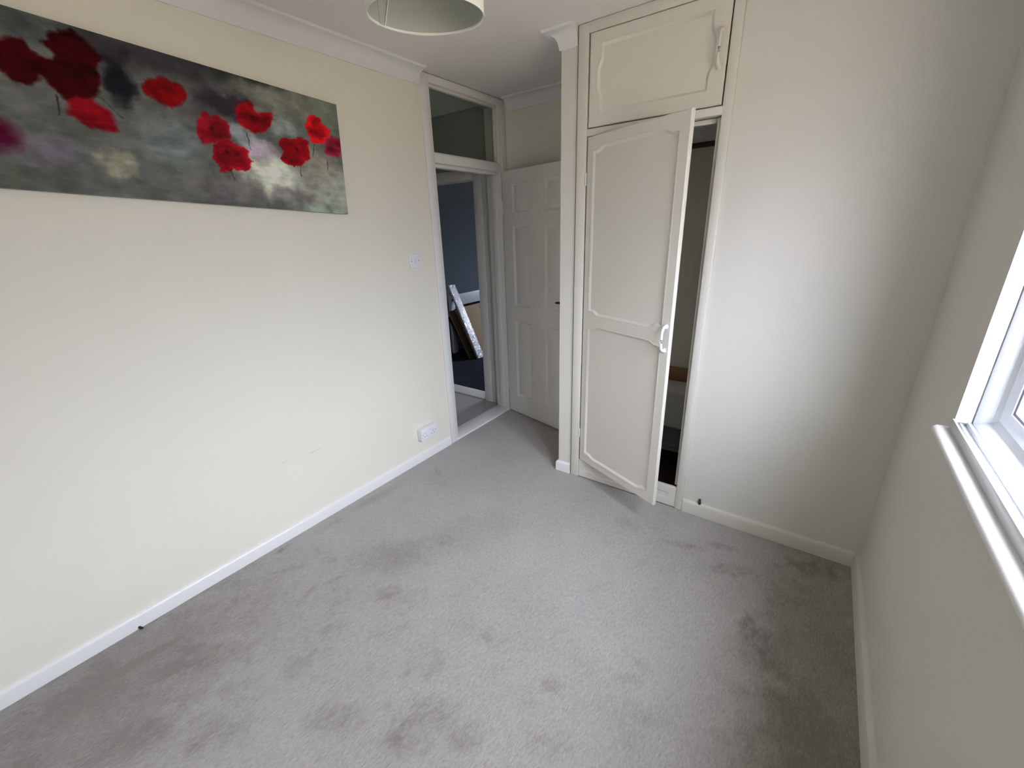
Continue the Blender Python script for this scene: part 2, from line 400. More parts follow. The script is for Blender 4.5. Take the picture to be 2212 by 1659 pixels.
fb('glazing_bead', (-0.050, 0.028, 2.038), (-0.020, 0.729, 2.052), 0.004)
fb('glazing_bead', (-0.050, 0.028, 2.408), (-0.020, 0.729, 2.424), 0.004)
fb('glazing_bead', (-0.050, 0.716, 2.050), (-0.022, 0.729, 2.410), 0.004)
fb('glazing_bead', (-0.050, 0.028, 2.050), (-0.022, 0.040, 2.410), 0.004)
fb('head', (-0.135, 0.028, 2.420), (0.006, 0.729, H-0.004), 0.004)
fb('threshold_board', (-0.140, -0.005, 0.0), (0.012, 0.735, 0.014), 0.003, 'gloss_white')
o = MB().box((-0.056, 0.034, 2.044), (-0.051, 0.722, 2.416)).build('window_2', 'transom_glass'); struct(o, 'dark glass light above the doorway')

# ---- recessed-panel door faces
def rect_outline(x0, x1, z0, z1): return [(x0, z0), (x1, z0), (x1, z1), (x0, z1)]
def scroll_outline(x0, x1, z0, z1, s, c, L, vertical=True, n=7):
    """rectangle whose top and bottom (or left and right) edges step outwards in the middle through an S curve"""
    def edge(a0, a1, base, sign):
        pts = [(a0, base), (a0+c, base)]
        for k in range(1, n): t = k/n; pts.append((a0+c+L*t, base+sign*s*t*t*(3-2*t)))
        pts += [(a0+c+L, base+sign*s), (a1-c-L, base+sign*s)]
        for k in range(1, n): t = k/n; pts.append((a1-c-L+L*t, base+sign*s*(1-t*t*(3-2*t))))
        return pts + [(a1-c, base), (a1, base)]
    if vertical:
        return edge(x0, x1, z0, -1) + edge(x0, x1, z1, 1)[::-1]
    r = edge(z0, z1, x1, 1); l = edge(z0, z1, x0, -1)
    return [(q, p) for p, q in r] + [(q, p) for p, q in l][::-1]
def offset(poly, d):
    out = []; n = len(poly)
    for i in range(n):
        p0, p1, p2 = Vector(poly[i-1]), Vector(poly[i]), Vector(poly[(i+1) % n])
        d1 = (p1-p0).normalized(); d2 = (p2-p1).normalized(); n1 = Vector((-d1.y, d1.x)); n2 = Vector((-d2.y, d2.x))
        mm = (n1+n2)/max(0.35, 1+n1.dot(n2)); q = p1+mm*d; out.append((q.x, q.y))
    return out
def panelled(name, m, parent, x0, x1, z0, z1, th, outlines, prof, field=None, panel_name='panel', edge_bev=0.003):
    """door leaf in local x,z with front at y=0 and thickness th to +y: rails and stiles as one part,
    each moulding and panel a sub-part; prof [(inset, depth)]"""
    b = MB(); bm = b.bm
    e = edge_bev
    outer = [(x0+e, z0+e), (x1-e, z0+e), (x1-e, z1-e), (x0+e, z1-e)]
    loops = [[Vector((x, z, 0)) for x, z in outer]] + [[Vector((x, z, 0)) for x, z in o] for o in outlines]
    flat = [v for l in loops for v in l]; vs = [bm.verts.new((v.x, 0, v.y)) for v in flat]
    for t in tessellate_polygon(loops):
        try: bm.faces.new([vs[i] for i in t])
        except ValueError: pass
    o1 = [bm.verts.new(p) for p in ((x0, e, z0), (x1, e, z0), (x1, e, z1), (x0, e, z1))]
    o2 = [bm.verts.new(p) for p in ((x0, th, z0), (x1, th, z0), (x1, th, z1), (x0, th, z1))]
    for i in range(4):
        j = (i+1) % 4
        bm.faces.new((vs[i], vs[j], o1[j], o1[i])); bm.faces.new((o1[i], o1[j], o2[j], o2[i]))
    bm.faces.new(o2)
    k = 4
    for o_ in outlines:      # wall of the hole down to the back of the recess
        ring = vs[k:k+len(o_)]; low = [bm.verts.new((x, prof[-1][1]+0.004, z)) for x, z in o_]
        for i in range(len(o_)):
            j = (i+1) % len(o_); bm.faces.new((ring[i], ring[j], low[j], low[i]))
        k += len(o_)
    leaf = b.build(name, m, parent, 30)
    for o_ in outlines:
        b = MB(); bm = b.bm; rings = []
        for ins, dep in prof: rings.append([bm.verts.new((x, dep, z)) for x, z in offset(o_, ins)])
        n = len(o_)
        for a, c in zip(rings, rings[1:]):
            for i in range(n): bm.faces.new((a[i], a[(i+1) % n], c[(i+1) % n], c[i]))
        b.build('moulding', m, leaf, 50)
        b = MB(); bm = b.bm; ins, dep = prof[-1]; po = offset(o_, ins)
        if field:
            fi, fd = field; a = [bm.verts.new((x, dep, z)) for x, z in po]; c = [bm.verts.new((x, fd, z)) for x, z in offset(o_, fi)]
            for i in range(n): bm.faces.new((a[i], a[(i+1) % n], c[(i+1) % n], c[i]))
            bm.faces.new(c)
        else:
            tr = tessellate_polygon([[Vector((x, z, 0)) for x, z in po]]); a = [bm.verts.new((x, dep, z)) for x, z in po]
            for t in tr: bm.faces.new([a[i] for i in t])
        b.build(panel_name, m, leaf, 30)
    return leaf

# ---- six panel door, open against the back wall of the alcove
ANG = math.atan2(-0.139, 0.59)
dr = struct(empty('door_1', (0.012, 0.724, 0), ANG), 'white six-panel door standing open in the alcove')
cols = ((0.112, 0.302), (0.462, 0.652)); rows = ((0.175, 0.845), (0.975, 1.590), (1.685, 1.895))
outs = [rect_outline(c[0], c[1], r[0], r[1]) for r in rows for c in cols]
leaf = panelled('leaf', 'door_paint', dr, 0.0, 0.762, 0.008, 1.986, 0.036, outs, [(0, 0), (0.003, 0.002), (0.011, 0.010), (0.017, 0.0125)], (0.048, 0.003))
b = MB(); b.box((0.672, -0.006, 0.985), (0.712, 0.0, 1.125), 0.002)
b.build('handle_plate', 'black_metal', dr, 40)
b = MB(); b.cyl((0.692, 0, 1.058), (0.692, -0.045, 1.058), 0.009); b.tube([(0.692, -0.045, 1.058), (0.665, -0.048, 1.058), (0.635, -0.046, 1.056), (0.616, -0.044, 1.053)], [0.010, 0.009, 0.008, 0.007], 12)
b.build('lever_handle', 'black_metal', dr, 40)
for z in (0.25, 1.73):
    b = MB(); b.cyl((-0.004, 0.004, z-0.045), (-0.004, 0.004, z+0.045), 0.005, n=10); b.build('hinge', 'old_gloss', dr, 40)

# ================================================================ BUILT-IN WARDROBE
FY = D-0.014     # front of the face frame
wd = tag(empty('built_in_wardrobe', (1.368, FY, 0)), 'built-in cream wardrobe with scrolled panel doors, the tall door ajar', 'wardrobe')
def wb(name, a, b, m='wardrobe_paint', bev=0.003, parent=wd):
    return MB().box((a[0]-1.368, a[1]-FY, a[2]), (b[0]-1.368, b[1]-FY, b[2]), bev).build(name, m, parent, 40)
wb('post', (0.998, FY, 0), (1.055, D+0.045, H-0.002), bev=0.007)
wb('post', (1.680, FY, 0), (1.7215, D+0.045, H-0.002), bev=0.007)
wb('top_rail', (1.050, FY+0.002, 2.424), (1.684, D+0.045, H-0.002), bev=0.002)
wb('middle_rail', (1.050, FY+0.002, 1.996), (1.684, D+0.030, 2.029), bev=0.002)
wb('batten', (1.050, D+0.032, 1.975), (1.684, D+0.056, 1.994), bev=0.002)
wb('door_stop', (1.664, FY+0.024, 0.145), (1.682, D+0.040, 1.99), bev=0.002)
wb('side_panel', (0.9905, D+0.045, 0.0), (1.002, 0.66, H-0.003), 'inside_paint', 0)
wb('side_panel', (1.7220, D+0.102, 0.0), (1.7345, 0.66, H-0.003), 'inside_paint', 0)
wb('back_panel', (0.9905, 0.662, 0.0), (1.7345, 0.674, H-0.003), 'inside_paint', 0)
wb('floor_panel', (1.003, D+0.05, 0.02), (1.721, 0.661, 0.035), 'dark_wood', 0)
wb('shelf', (1.003, D+0.05, 2.00), (1.721, 0.661, 2.02), 'inside_paint', 0.001)
wb('shelf', (1.003, 0.444, 0.556), (1.721, 0.661, 0.576), 'inside_paint', 0.001)
wb('shelf', (1.003, 0.400, 0.200), (1.721, 0.661, 0.222), 'inside_shade', 0.001)  # interior shade put into the lower shelf's colour
wb('back_batten', (1.003, 0.640, 0.577), (1.721, 0.661, 0.668), 'pine', 0.002)
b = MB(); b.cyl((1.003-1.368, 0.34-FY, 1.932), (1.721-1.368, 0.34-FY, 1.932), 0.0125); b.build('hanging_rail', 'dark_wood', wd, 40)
# plinth with a scrolled recess
pl = bpy.data.objects.new('plinth_pivot', None)
bpy.data.objects.remove(pl)
MP = [(0, 0), (0.003, 0.0005), (0.006, 0.003), (0.009, 0.0045)]
def shifted(pts, dx, dz): return [(x-dx, z-dz) for x, z in pts]
plinth = panelled('plinth', 'wardrobe_paint', wd, A0-0.004-1.368, A1+0.004-1.368, 0.006, 0.136, 0.018,
    [shifted(scroll_outline(1.093, 1.640, 0.052, 0.094, 0.015, 0.05, 0.035), 1.368, 0)], MP)
for c in [plinth]: c.location = (0, 0.004, 0)
DP = [(0, 0), (0.004, -0.0015), (0.008, 0.0), (0.013, 0.006), (0.018, 0.0085)]
def pull(name, x, zc, L, parent, m='plastic_white'):
    """slim bow handle: two rounded feet and a bowed grip"""
    b = MB(); n = 29; pts = []; rr = []
    for k in range(n):
        th = math.pi*k/(n-1); c, q = math.cos(th), math.sin(th)
        pts.append((x, -0.002-0.028*max(q, 0)**0.75, zc-L/2*math.copysign(abs(c)**0.55, c))); rr.append(0.0062+0.0022*abs(c)**3)
    b.tube(pts, rr, 12, 1.1)
    for z in (zc-L/2, zc+L/2): b.sphere((x, -0.003, z), 0.011, 14, 8, (1, 0.6, 1.1))
    return b.build(name, m, parent, 50)
# upper cupboard door (closed)
ud = panelled('upper_door', 'wardrobe_paint', wd, A0+0.003-1.368, A1-0.001-1.368, 2.0335, 2.4205, 0.020,
    [shifted(scroll_outline(1.1165, 1.619, 2.085, 2.377, 0.018, 0.055, 0.055, False), 1.368, 0)], DP)
ud.location = (0, -0.001, 0)
pull('bow_handle', 1.648-1.368, 2.232, 0.125, ud, 'wardrobe_paint')
# tall door, ajar: hinged on the left post
ld = panelled('tall_door', 'wardrobe_paint', wd, 0.0, 0.606, 0.139, 1.992, 0.020,
    [scroll_outline(0.036, 0.562, 1.112, 1.930, 0.018, 0.036, 0.046), scroll_outline(0.036, 0.562, 0.196, 1.024, 0.016, 0.036, 0.046)], DP)
ld.location = (A0+0.002-1.368, 0.0, 0); ld.rotation_euler = (0, 0, math.radians(-22.5))
pull('bow_handle', 0.583, 1.062, 0.115, ld)
for z in (0.33, 1.80):
    b = MB(); b.cyl((-0.004, -0.002, z-0.03), (-0.004, -0.002, z+0.03), 0.004, n=10); b.build('hinge', 'old_gloss', ld, 40)

# ================================================================ WINDOW
wn = struct(empty('window_1', (W, (WY0+WY1)/2, WZ0)), 'white plastic double-glazed window with a rounded sill board')
wc = (WY0+WY1)/2
def nb(name, a, b, m='pvc_white', bev=0.002, parent=wn):
    return MB().box((a[0]-W, a[1]-wc, a[2]-WZ0), (b[0]-W, b[1]-wc, b[2]-WZ0), bev).build(name, m, parent, 40)
# sill board with bullnose
b = MB()
pr = [(W+0.004, 0.998), (W-0.028, 0.998)] + [(W-0.028-0.013*math.sin(math.radians(a)), 0.985+0.013*math.cos(math.radians(a))) for a in range(15, 180, 15)] + [(W-0.028, 0.972), (W, 0.972)]
b.prism([(x-W, z-WZ0) for x, z in pr], WY0-0.02-wc, WY1+0.008-wc)
b.build('sill_board', 'gloss_white', wn, 35)
nb('sill_upstand', (W-0.010, WY0-0.004, 0.997), (W-0.0045, WY1-0.010, 1.030), bev=0.0015)
nb('sill_tray', (W-0.005, WY0, 1.000), (W+0.032, WY1-0.001, 1.012), bev=0.001)
nb('sill_rib', (W+0.008, WY0, 1.011), (W+0.013, WY1-0.002, 1.018), bev=0.001)
nb('sill_rib', (W+0.022, WY0, 1.011), (W+0.030, WY1-0.002, 1.024), bev=0.001)
nb('reveal_lining', (W-0.004, WY1-0.006, 1.020), (W+0.030, WY1+0.002, WZ1), bev=0.001)
nb('reveal_lining', (W-0.004, WY0-0.002, 1.020), (W+0.030, WY0+0.006, WZ1), bev=0.001)
nb('reveal_lining', (W-0.004, WY0, WZ1-0.006), (W+0.030, WY1, WZ1+0.002), bev=0.001)
FP = [(0.0, 0.032), (0.010, 0.032), (0.016, 0.036), (0.022, 0.046), (0.026, 0.060), (0.044, 0.072), (0.048, 0.078), (0.048, 0.112), (0.0, 0.112)]
def frame_ring(name, y0, y1, z0, z1, prof, parent=wn):
    """mitred frame; prof [(inset into the opening, depth in x)]"""
    b = MB(); bm = b.bm; rings = []
    for ins, dep in prof:
        rings.append([bm.verts.new((dep, y-wc, z-WZ0)) for y, z in ((y0+ins, z0+ins), (y1-ins, z0+ins), (y1-ins, z1-ins), (y0+ins, z1-ins))])
    n = len(rings)
    for k in range(n):
        a, c = rings[k], rings[(k+1) % n]
        for i in range(4): bm.faces.new((a[i], a[(i+1) % 4], c[(i+1) % 4], c[i]))
    return b.build(name, 'pvc_white', parent, 30)
frame_ring('outer_frame', WY0, WY1-0.001, WZ0+0.012, WZ1, FP)
ym = -1.18
nb('mullion', (W+0.036, ym-0.035, WZ0+0.05), (W+0.112, ym+0.035, WZ1-0.04), bev=0.006)
SP = [(0.0, 0.066), (0.012, 0.066), (0.030, 0.074), (0.034, 0.082), (0.034, 0.108), (0.0, 0.108)]
for (y0, y1) in ((WY0+0.044, ym-0.034), (ym+0.034, WY1-0.045)):
    sh = frame_ring('sash', y0, y1, WZ0+0.056, WZ1-0.044, SP)
    g = frame_ring('gasket', y0+0.030, y1-0.030, WZ0+0.086, WZ1-0.074, [(0, 0.0755), (0.006, 0.0785), (0.006, 0.084), (0, 0.084)], sh)
    g.data.materials[0] = MATS['gasket_grey']
    MB().box((0.088, y0+0.030-wc, 0.086), (0.092, y1-0.030-wc, WZ1-0.074-WZ0)).build('pane', 'window_glass', sh)
sh = None

# ================================================================ HALL AND BLUE BEDROOM BEYOND
HX = -1.25
o = bx('hall_floor', 'carpet_hall', ((HX, YR, -0.05), (-0.13, YB+0.02, 0.002))); struct(o, 'taupe carpet of the hall')
o = bx('hall_ceiling', 'ceiling_paint', ((HX-0.1, YR-0.1, H), (-0.12, YB+0.12, H+0.12))); struct(o, 'ceiling of the hall')
o = bx('wall_hall_left', 'hall_paint', ((HX-0.1, YR-0.1, 0), (HX, YB, H))); struct(o, 'hall wall opposite the doorway')
o = bx('wall_hall_end', 'hall_paint', ((HX, YR-0.1, 0), (-0.12, YR, H))); struct(o, 'far end wall of the hall')
BX0, BX1 = -1.13, -0.335
o = bx('wall_hall_back', 'hall_paint', ((-2.0, YB, 0), (BX0-0.03, YB+0.12, H)), ((BX1+0.03, YB, 0), (0.0, YB+0.12, H)), ((BX0-0.03, YB, 2.03), (BX1+0.03, YB+0.12, H)))
struct(o, 'hall wall with the doorway to the blue bedroom')
f2 = struct(empty('bedroom_door_frame', (BX1, YB, 0)), 'grey-white frame of the doorway to the blue bedroom')
def f2b(name, a, b, bev=0.003): return MB().box((a[0]-BX1, a[1]-YB, a[2]), (b[0]-BX1, b[1]-YB, b[2]), bev).build(name, 'old_gloss', f2, 40)
f2b('post', (BX1, YB-0.004, 0), (BX1+0.032, YB+0.145, 2.03)); f2b('post', (BX0-0.032, YB-0.004, 0), (BX0, YB+0.145, 2.03))
f2b('architrave', (BX1+0.006, YB-0.018, 0), (BX1+0.092, YB-0.002, 2.045), 0.006); f2b('architrave', (BX0-0.075, YB-0.018, 0), (BX0-0.010, YB-0.002, 2.045), 0.005)
f2b('cover_strip', (BX1+0.094, YB-0.012, 0), (-0.137, YB-0.001, 2.045), 0.003); f2b('architrave', (BX0, YB-0.018, 1.975), (BX1+0.006, YB-0.002, 2.045), 0.005)
f2b('door_stop', (BX1-0.014, YB+0.05, 0.012), (BX1+0.001, YB+0.09, 1.96))
f2b('head', (BX0, YB-0.001, 1.968), (BX1, YB+0.14, 2.029))
f2b('threshold_board', (BX0, YB-0.002, 0), (BX1, YB+0.150, 0.012))
BL, BR_, BF = -1.90, 0.90, 4.0
o = bx('bedroom_floor', 'carpet_navy', ((BL, YB+0.10, -0.05), (BR_, BF, 0.003))); struct(o, 'dark navy carpet of the bedroom beyond')
o = bx('bedroom_ceiling', 'ceiling_paint', ((BL-0.1, YB, H), (BR_+0.1, BF+0.25, H+0.12))); struct(o, 'ceiling of the bedroom beyond')
o = bx('wall_bedroom_left', 'blue_paint', ((BL-0.1, YB, 0), (BL, BF+0.25, H))); struct(o, 'slate blue wall of the bedroom beyond')
o = bx('wall_bedroom_right', 'blue_paint', ((BR_, YB+0.12, 0), (BR_+0.1, BF+0.25, H))); struct(o, 'right wall of the bedroom beyond')
o = bx('wall_bedroom_far', 'blue_paint', ((BL, BF, 0), (BR_, BF+0.25, 1.0)), ((BL, BF, 2.1), (BR_, BF+0.25, H)), ((BL, BF, 1.0), (-0.75, BF+0.25, 2.1)), ((0.15, BF, 1.0), (BR_, BF+0.25, 2.1)))
struct(o, 'window wall of the bedroom beyond')
w4 = struct(empty('added_window', (-0.3, BF+0.1, 1.0)), 'unseen window added to light the bedroom beyond')  # opening placed out of view so skylight reaches the bedroom
for a, c in (((-0.45, 0, 0), (-0.39, 0.06, 1.1)), ((0.39, 0, 0), (0.45, 0.06, 1.1)), ((-0.03, 0, 0.06), (0.03, 0.06, 1.04)), ((-0.39, 0, 0), (0.39, 0.06, 0.06)), ((-0.39, 0, 1.04), (0.39, 0.06, 1.1))):
    MB().box(a, c, 0.004).build('frame_bar', 'pvc_white', w4, 40)

# white bed end standing along the blue wall
bd = tag(empty('bed_end', (-1.76, 2.30, 0)), 'white bed end standing along the slate blue wall', 'bed end')
def bb(name, a, b, m='bed_white', bev=0.004, parent=bd): return MB().box((a[0]+1.76, a[1]-2.30, a[2]), (b[0]+1.76, b[1]-2.30, b[2]), bev).build(name, m, parent, 40)
pst = bb('post', (-1.790, 1.870, 0.003), (-1.745, 1.955, 0.778))
bb('post', (-1.790, 2.90, 0.003), (-1.745, 2.985, 0.778))
bb('top_rail', (-1.785, 1.955, 0.632), (-1.748, 2.90, 0.780))
bb('bottom_rail', (-1.785, 1.955, 0.14), (-1.760, 2.90, 0.24))
b = MB(); b.cyl((0.0135, 1.905-2.30, 0.722), (0.0165, 1.905-2.30, 0.722), 0.014); b.build('bolt_hole', 'rubber', pst, 40)

# flat packs leaning against the bed end
def leaner(name, x0, y0, y1, L, th, ang, m, label, cat, group=None, edge=None):
    e = tag(empty(name, (x0, (y0+y1)/2, 0.003)), label, cat, group); e.rotation_euler = (0, -ang, 0)
    w = (y1-y0)/2
    MB().box((-th, -w, 0), (0, w, L), 0.0015).build('sheet', m, e, 40)
    return e
AL = math.atan(0.50/0.92)
for k, (x0, y0, L, th, m, lab) in enumerate((
    (-1.345, 1.865, 0.700, 0.010, 'cardboard', 'tan cardboard sheet, front one leaning on the white bed end'),
    (-1.370, 1.790, 0.680, 0.012, 'cardboard_dark', 'dark brown board leaning behind the front cardboard sheet'),
    (-1.395, 1.785, 0.660, 0.010, 'cardboard', 'second tan cardboard sheet, edge showing behind the dark brown board'),
    (-1.420, 1.780, 0.600, 0.025, 'standin_black', 'thick black panel standing in for murky dark shapes by the leaning stack'))):  # added dark sheet in place of the murky shapes beside the boards
    e = leaner('cardboard_sheet' if 'cardboard sheet' in lab else 'furniture_board', x0, y0, y0+0.75, L, th, AL, m, lab, 'board', 'flat boards leaning on the bed end')
    if k == 0:
        b = MB(); b.box((0.0, -0.33, 0.085), (0.0012, 0.373, 0.090)); b.build('crease', 'cardboard_dark', e)
        b = MB(); b.box((0.0, 0.10, 0.09), (0.0012, 0.103, 0.68)); b.build('crease', 'cardboard_dark', e)
e = tag(empty('wrapped_plank', (-1.284, 1.885, 0.010)), 'white plank in clear film leaning on the bed end', 'plank'); e.rotation_euler = (-0.062, -math.atan(0.50/0.92), 0)
b = MB(); b.box((-0.028, -0.057, 0), (0.0, 0.057, 1.03), 0.0015); b.build('plank', 'bed_white', e, 40)
# crinkled film around the plank
b = MB(); bm = b.bm; nu, nv = 36, 130; per = [(0.002, -0.059), (0.002, 0.059), (-0.030, 0.059), (-0.030, -0.059)]
def per_pt(t):
    s = t*4; i = int(s) % 4; f = s-int(s); a, c = per[i], per[(i+1) % 4]; return a[0]+(c[0]-a[0])*f, a[1]+(c[1]-a[1])*f
jit = rng.random((nv, nu))
g = [[None]*nu for _ in range(nv)]
for j in range(nv):
    for i in range(nu):
        x, y = per_pt(i/nu); k = 1+0.05*(jit[j, i]-0.5) + 0.02*math.sin(j*0.9+i)
        g[j][i] = bm.verts.new(((x+0.014)*(1+0.22*jit[j, i])-0.014, y*k, 0.006+1.022*j/(nv-1)))
for j in range(nv-1):
    for i in range(nu): bm.faces.new((g[j][i], g[j][(i+1) % nu], g[j+1][(i+1) % nu], g[j+1][i]))
mt = bpy.data.materials.new('clear_film'); mt.use_nodes = True; MATS['clear_film'] = mt; t = mt.node_tree; t.nodes.clear()
oo = t.nodes.new('ShaderNodeOutputMaterial'); tr = t.nodes.new('ShaderNodeBsdfTransparent'); gl = t.nodes.new('ShaderNodeBsdfGlossy'); gl.inputs['Roughness'].default_value = 0.12
mx = t.nodes.new('ShaderNodeMixShader'); mx.inputs[0].default_value = 0.07
t.links.new(tr.outputs[0], mx.inputs[1]); t.links.new(gl.outputs[0], mx.inputs[2]); t.links.new(mx.outputs[0], oo.inputs[0])
b.build('film', 'clear_film', e)
b = MB(); b.box((0.0005, -0.020, 0.275), (0.0030, 0.012, 0.310)); b.build('hole_patch', 'black_metal', e)  # dark patch standing in for the rectangular hole in the plank

# ================================================================ THINGS ON WALLS AND CEILING
# light switch
s = tag(empty('light_switch', (0.0, -0.232, 1.398)), 'white single light switch on the cream wall by the doorway', 'switch')
MB().box((0, -0.043, -0.043), (0.009, 0.043, 0.043), 0.003, 3).build('plate', 'plastic_white', s, 40)
b = MB(); b.box((0.008, -0.006, -0.011), (0.0125, 0.006, 0.011), 0.001); b.build('rocker', 'plastic_white', s, 40).rotation_euler = (0, 0.06, 0)
MB().box((0.0088, -0.0085, -0.0135), (0.0094, 0.0085, 0.0135)).build('rocker_recess', 'inside_paint', s)
for y in (-0.030, 0.030): MB().cyl((0.0085, y, 0), (0.0096, y, 0), 0.0032, n=12).build('screw', 'screw_steel', s, 40)
# double socket on a surface box
s = tag(empty('double_socket', (0.0, -0.305, 0.213)), 'white double wall socket on a raised box above the skirting', 'socket')
MB().box((0, -0.073, -0.043), (0.036, 0.073, 0.043), 0.004, 3).build('back_box', 'plastic_white', s, 40)
MB().box((0.0362, -0.0735, -0.0435), (0.0445, 0.0735, 0.0435), 0.004, 3).build('plate', 'plastic_white', s, 40)
for y in (-0.060, 0.060): MB().cyl((0.0440, y, 0.002), (0.0452, y, 0.002), 0.0032, n=12).build('screw', 'screw_steel', s, 40)
for yc in (-0.033, 0.033):
    for (dy, dz, wy, wz) in ((0, 0.006, 0.0022, 0.005), (-0.011, -0.014, 0.0045, 0.002), (0.011, -0.014, 0.0045, 0.002)):
        MB().box((0.0440, yc+dy-wy, dz-wz), (0.0448, yc+dy+wy, dz+wz)).build('pin_hole', 'screw_steel', s)
    MB().box((0.0440, yc*0.42-0.006, 0.017), (0.0478, yc*0.42+0.006, 0.036), 0.001).build('rocker', 'plastic_white', s, 40)
# cable stubs
b = MB(); b.tube([(1.813, D+0.002, 0.080), (1.813, D-0.010, 0.083), (1.812, D-0.013, 0.096), (1.811, D-0.010, 0.112)], [0.006, 0.0075, 0.0075, 0.005], 10)
tag(b.build('cable_stub', 'dark_wood', None, 50), 'short dark brown cable stub above the skirting right of the wardrobe', 'cable')
b = MB(); b.tube([(0.013, -2.022, 0.008), (0.024, -2.020, 0.009), (0.032, -2.014, 0.006)], [0.005, 0.005, 0.004], 10)
tag(b.build('cable_end', 'black_metal', None, 50), 'tiny black cable end at the foot of the long wall skirting', 'cable')

# drum lampshade on a pendant
LX, LY, LZ, LR, LH = 1.100, -1.070, 2.150, 0.166, 0.20
lp = tag(empty('pendant_lamp', (LX, LY, H)), 'white fabric drum lampshade hanging from the ceiling', 'lamp')
b = MB(); b.lathe([(LR, 0), (LR+0.0015, 0.004), (LR, 0.008), (LR-0.001, LH-0.008), (LR+0.0005, LH-0.004), (LR-0.001, LH)], (0, 0, LZ-H), 64)
shd = b.build('shade', 'shade_outside', lp, 60)
b = MB(); b.lathe([(LR-0.0005, 0.0), (LR-0.003, 0.001), (LR-0.003, 0.006)], (0, 0, LZ-H), 64); b.build('rim', 'shade_outside', shd, 60)
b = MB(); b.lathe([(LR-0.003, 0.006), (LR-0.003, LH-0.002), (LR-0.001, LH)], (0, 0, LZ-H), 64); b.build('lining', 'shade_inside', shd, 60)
# the shade hangs slightly out of level
tilt = Matrix.Rotation(math.radians(5.0), 4, Vector((0.716, 0.70, 0)).normalized())
pv = Vector((0, 0, LZ-H+LH)); TM = Matrix.Translation(pv) @ tilt @ Matrix.Translation(-pv)
shd.matrix_basis = TM
sa = math.radians(190)
b = MB(); q = Matrix.Rotation(sa, 4, 'Z')
b.box((LR-0.0055, -0.011, LZ-H+0.004), (LR-0.0030, 0.011, LZ-H+LH-0.004), 0.0, 2, q); b.build('seam', 'shade_inside', shd)
b = MB(); b.tube([(math.cos(sa-0.065-0.11*k)*(LR-0.005), math.sin(sa-0.065-0.11*k)*(LR-0.005), LZ-H+0.004+k*0.048) for k in range(5)], 0.0018, 8); b.build('seam_cord', 'shade_outside', shd, 50)
b = MB(); b.cyl((0, 0, LZ-H+LH), (0, 0, -0.03), 0.003, n=10); b.build('cord', 'plastic_white', lp, 50)
b = MB(); b.cyl((0, 0, -0.034), (0, 0, 0.0), 0.026, 0.046, 28); b.build('ceiling_rose', 'plastic_white', lp, 40)
b = MB(); b.cyl((0, 0, LZ-H+LH-0.055), (0, 0, LZ-H+LH+0.012), 0.017, n=20)
for k in range(3):
    a = k*2*math.pi/3+0.4; b.tube([(0.015*math.cos(a), 0.015*math.sin(a), LZ-H+LH-0.02), (0.09*math.cos(a), 0.09*math.sin(a), LZ-H+LH-0.012), ((LR-0.004)*math.cos(a), (LR-0.004)*math.sin(a), LZ-H+LH-0.003)], 0.0018, 8)
b.build('lampholder', 'plastic_white', lp, 40).matrix_basis = TM
b = MB(); b.sphere((0, 0, LZ-H+LH-0.10), 0.028, 20, 14, (1, 1, 1.25)); b.cyl((0, 0, LZ-H+LH-0.085), (0, 0, LZ-H+LH-0.05), 0.020, 0.013, 20); b.build('bulb', 'bulb_glass', lp, 60).matrix_basis = TM

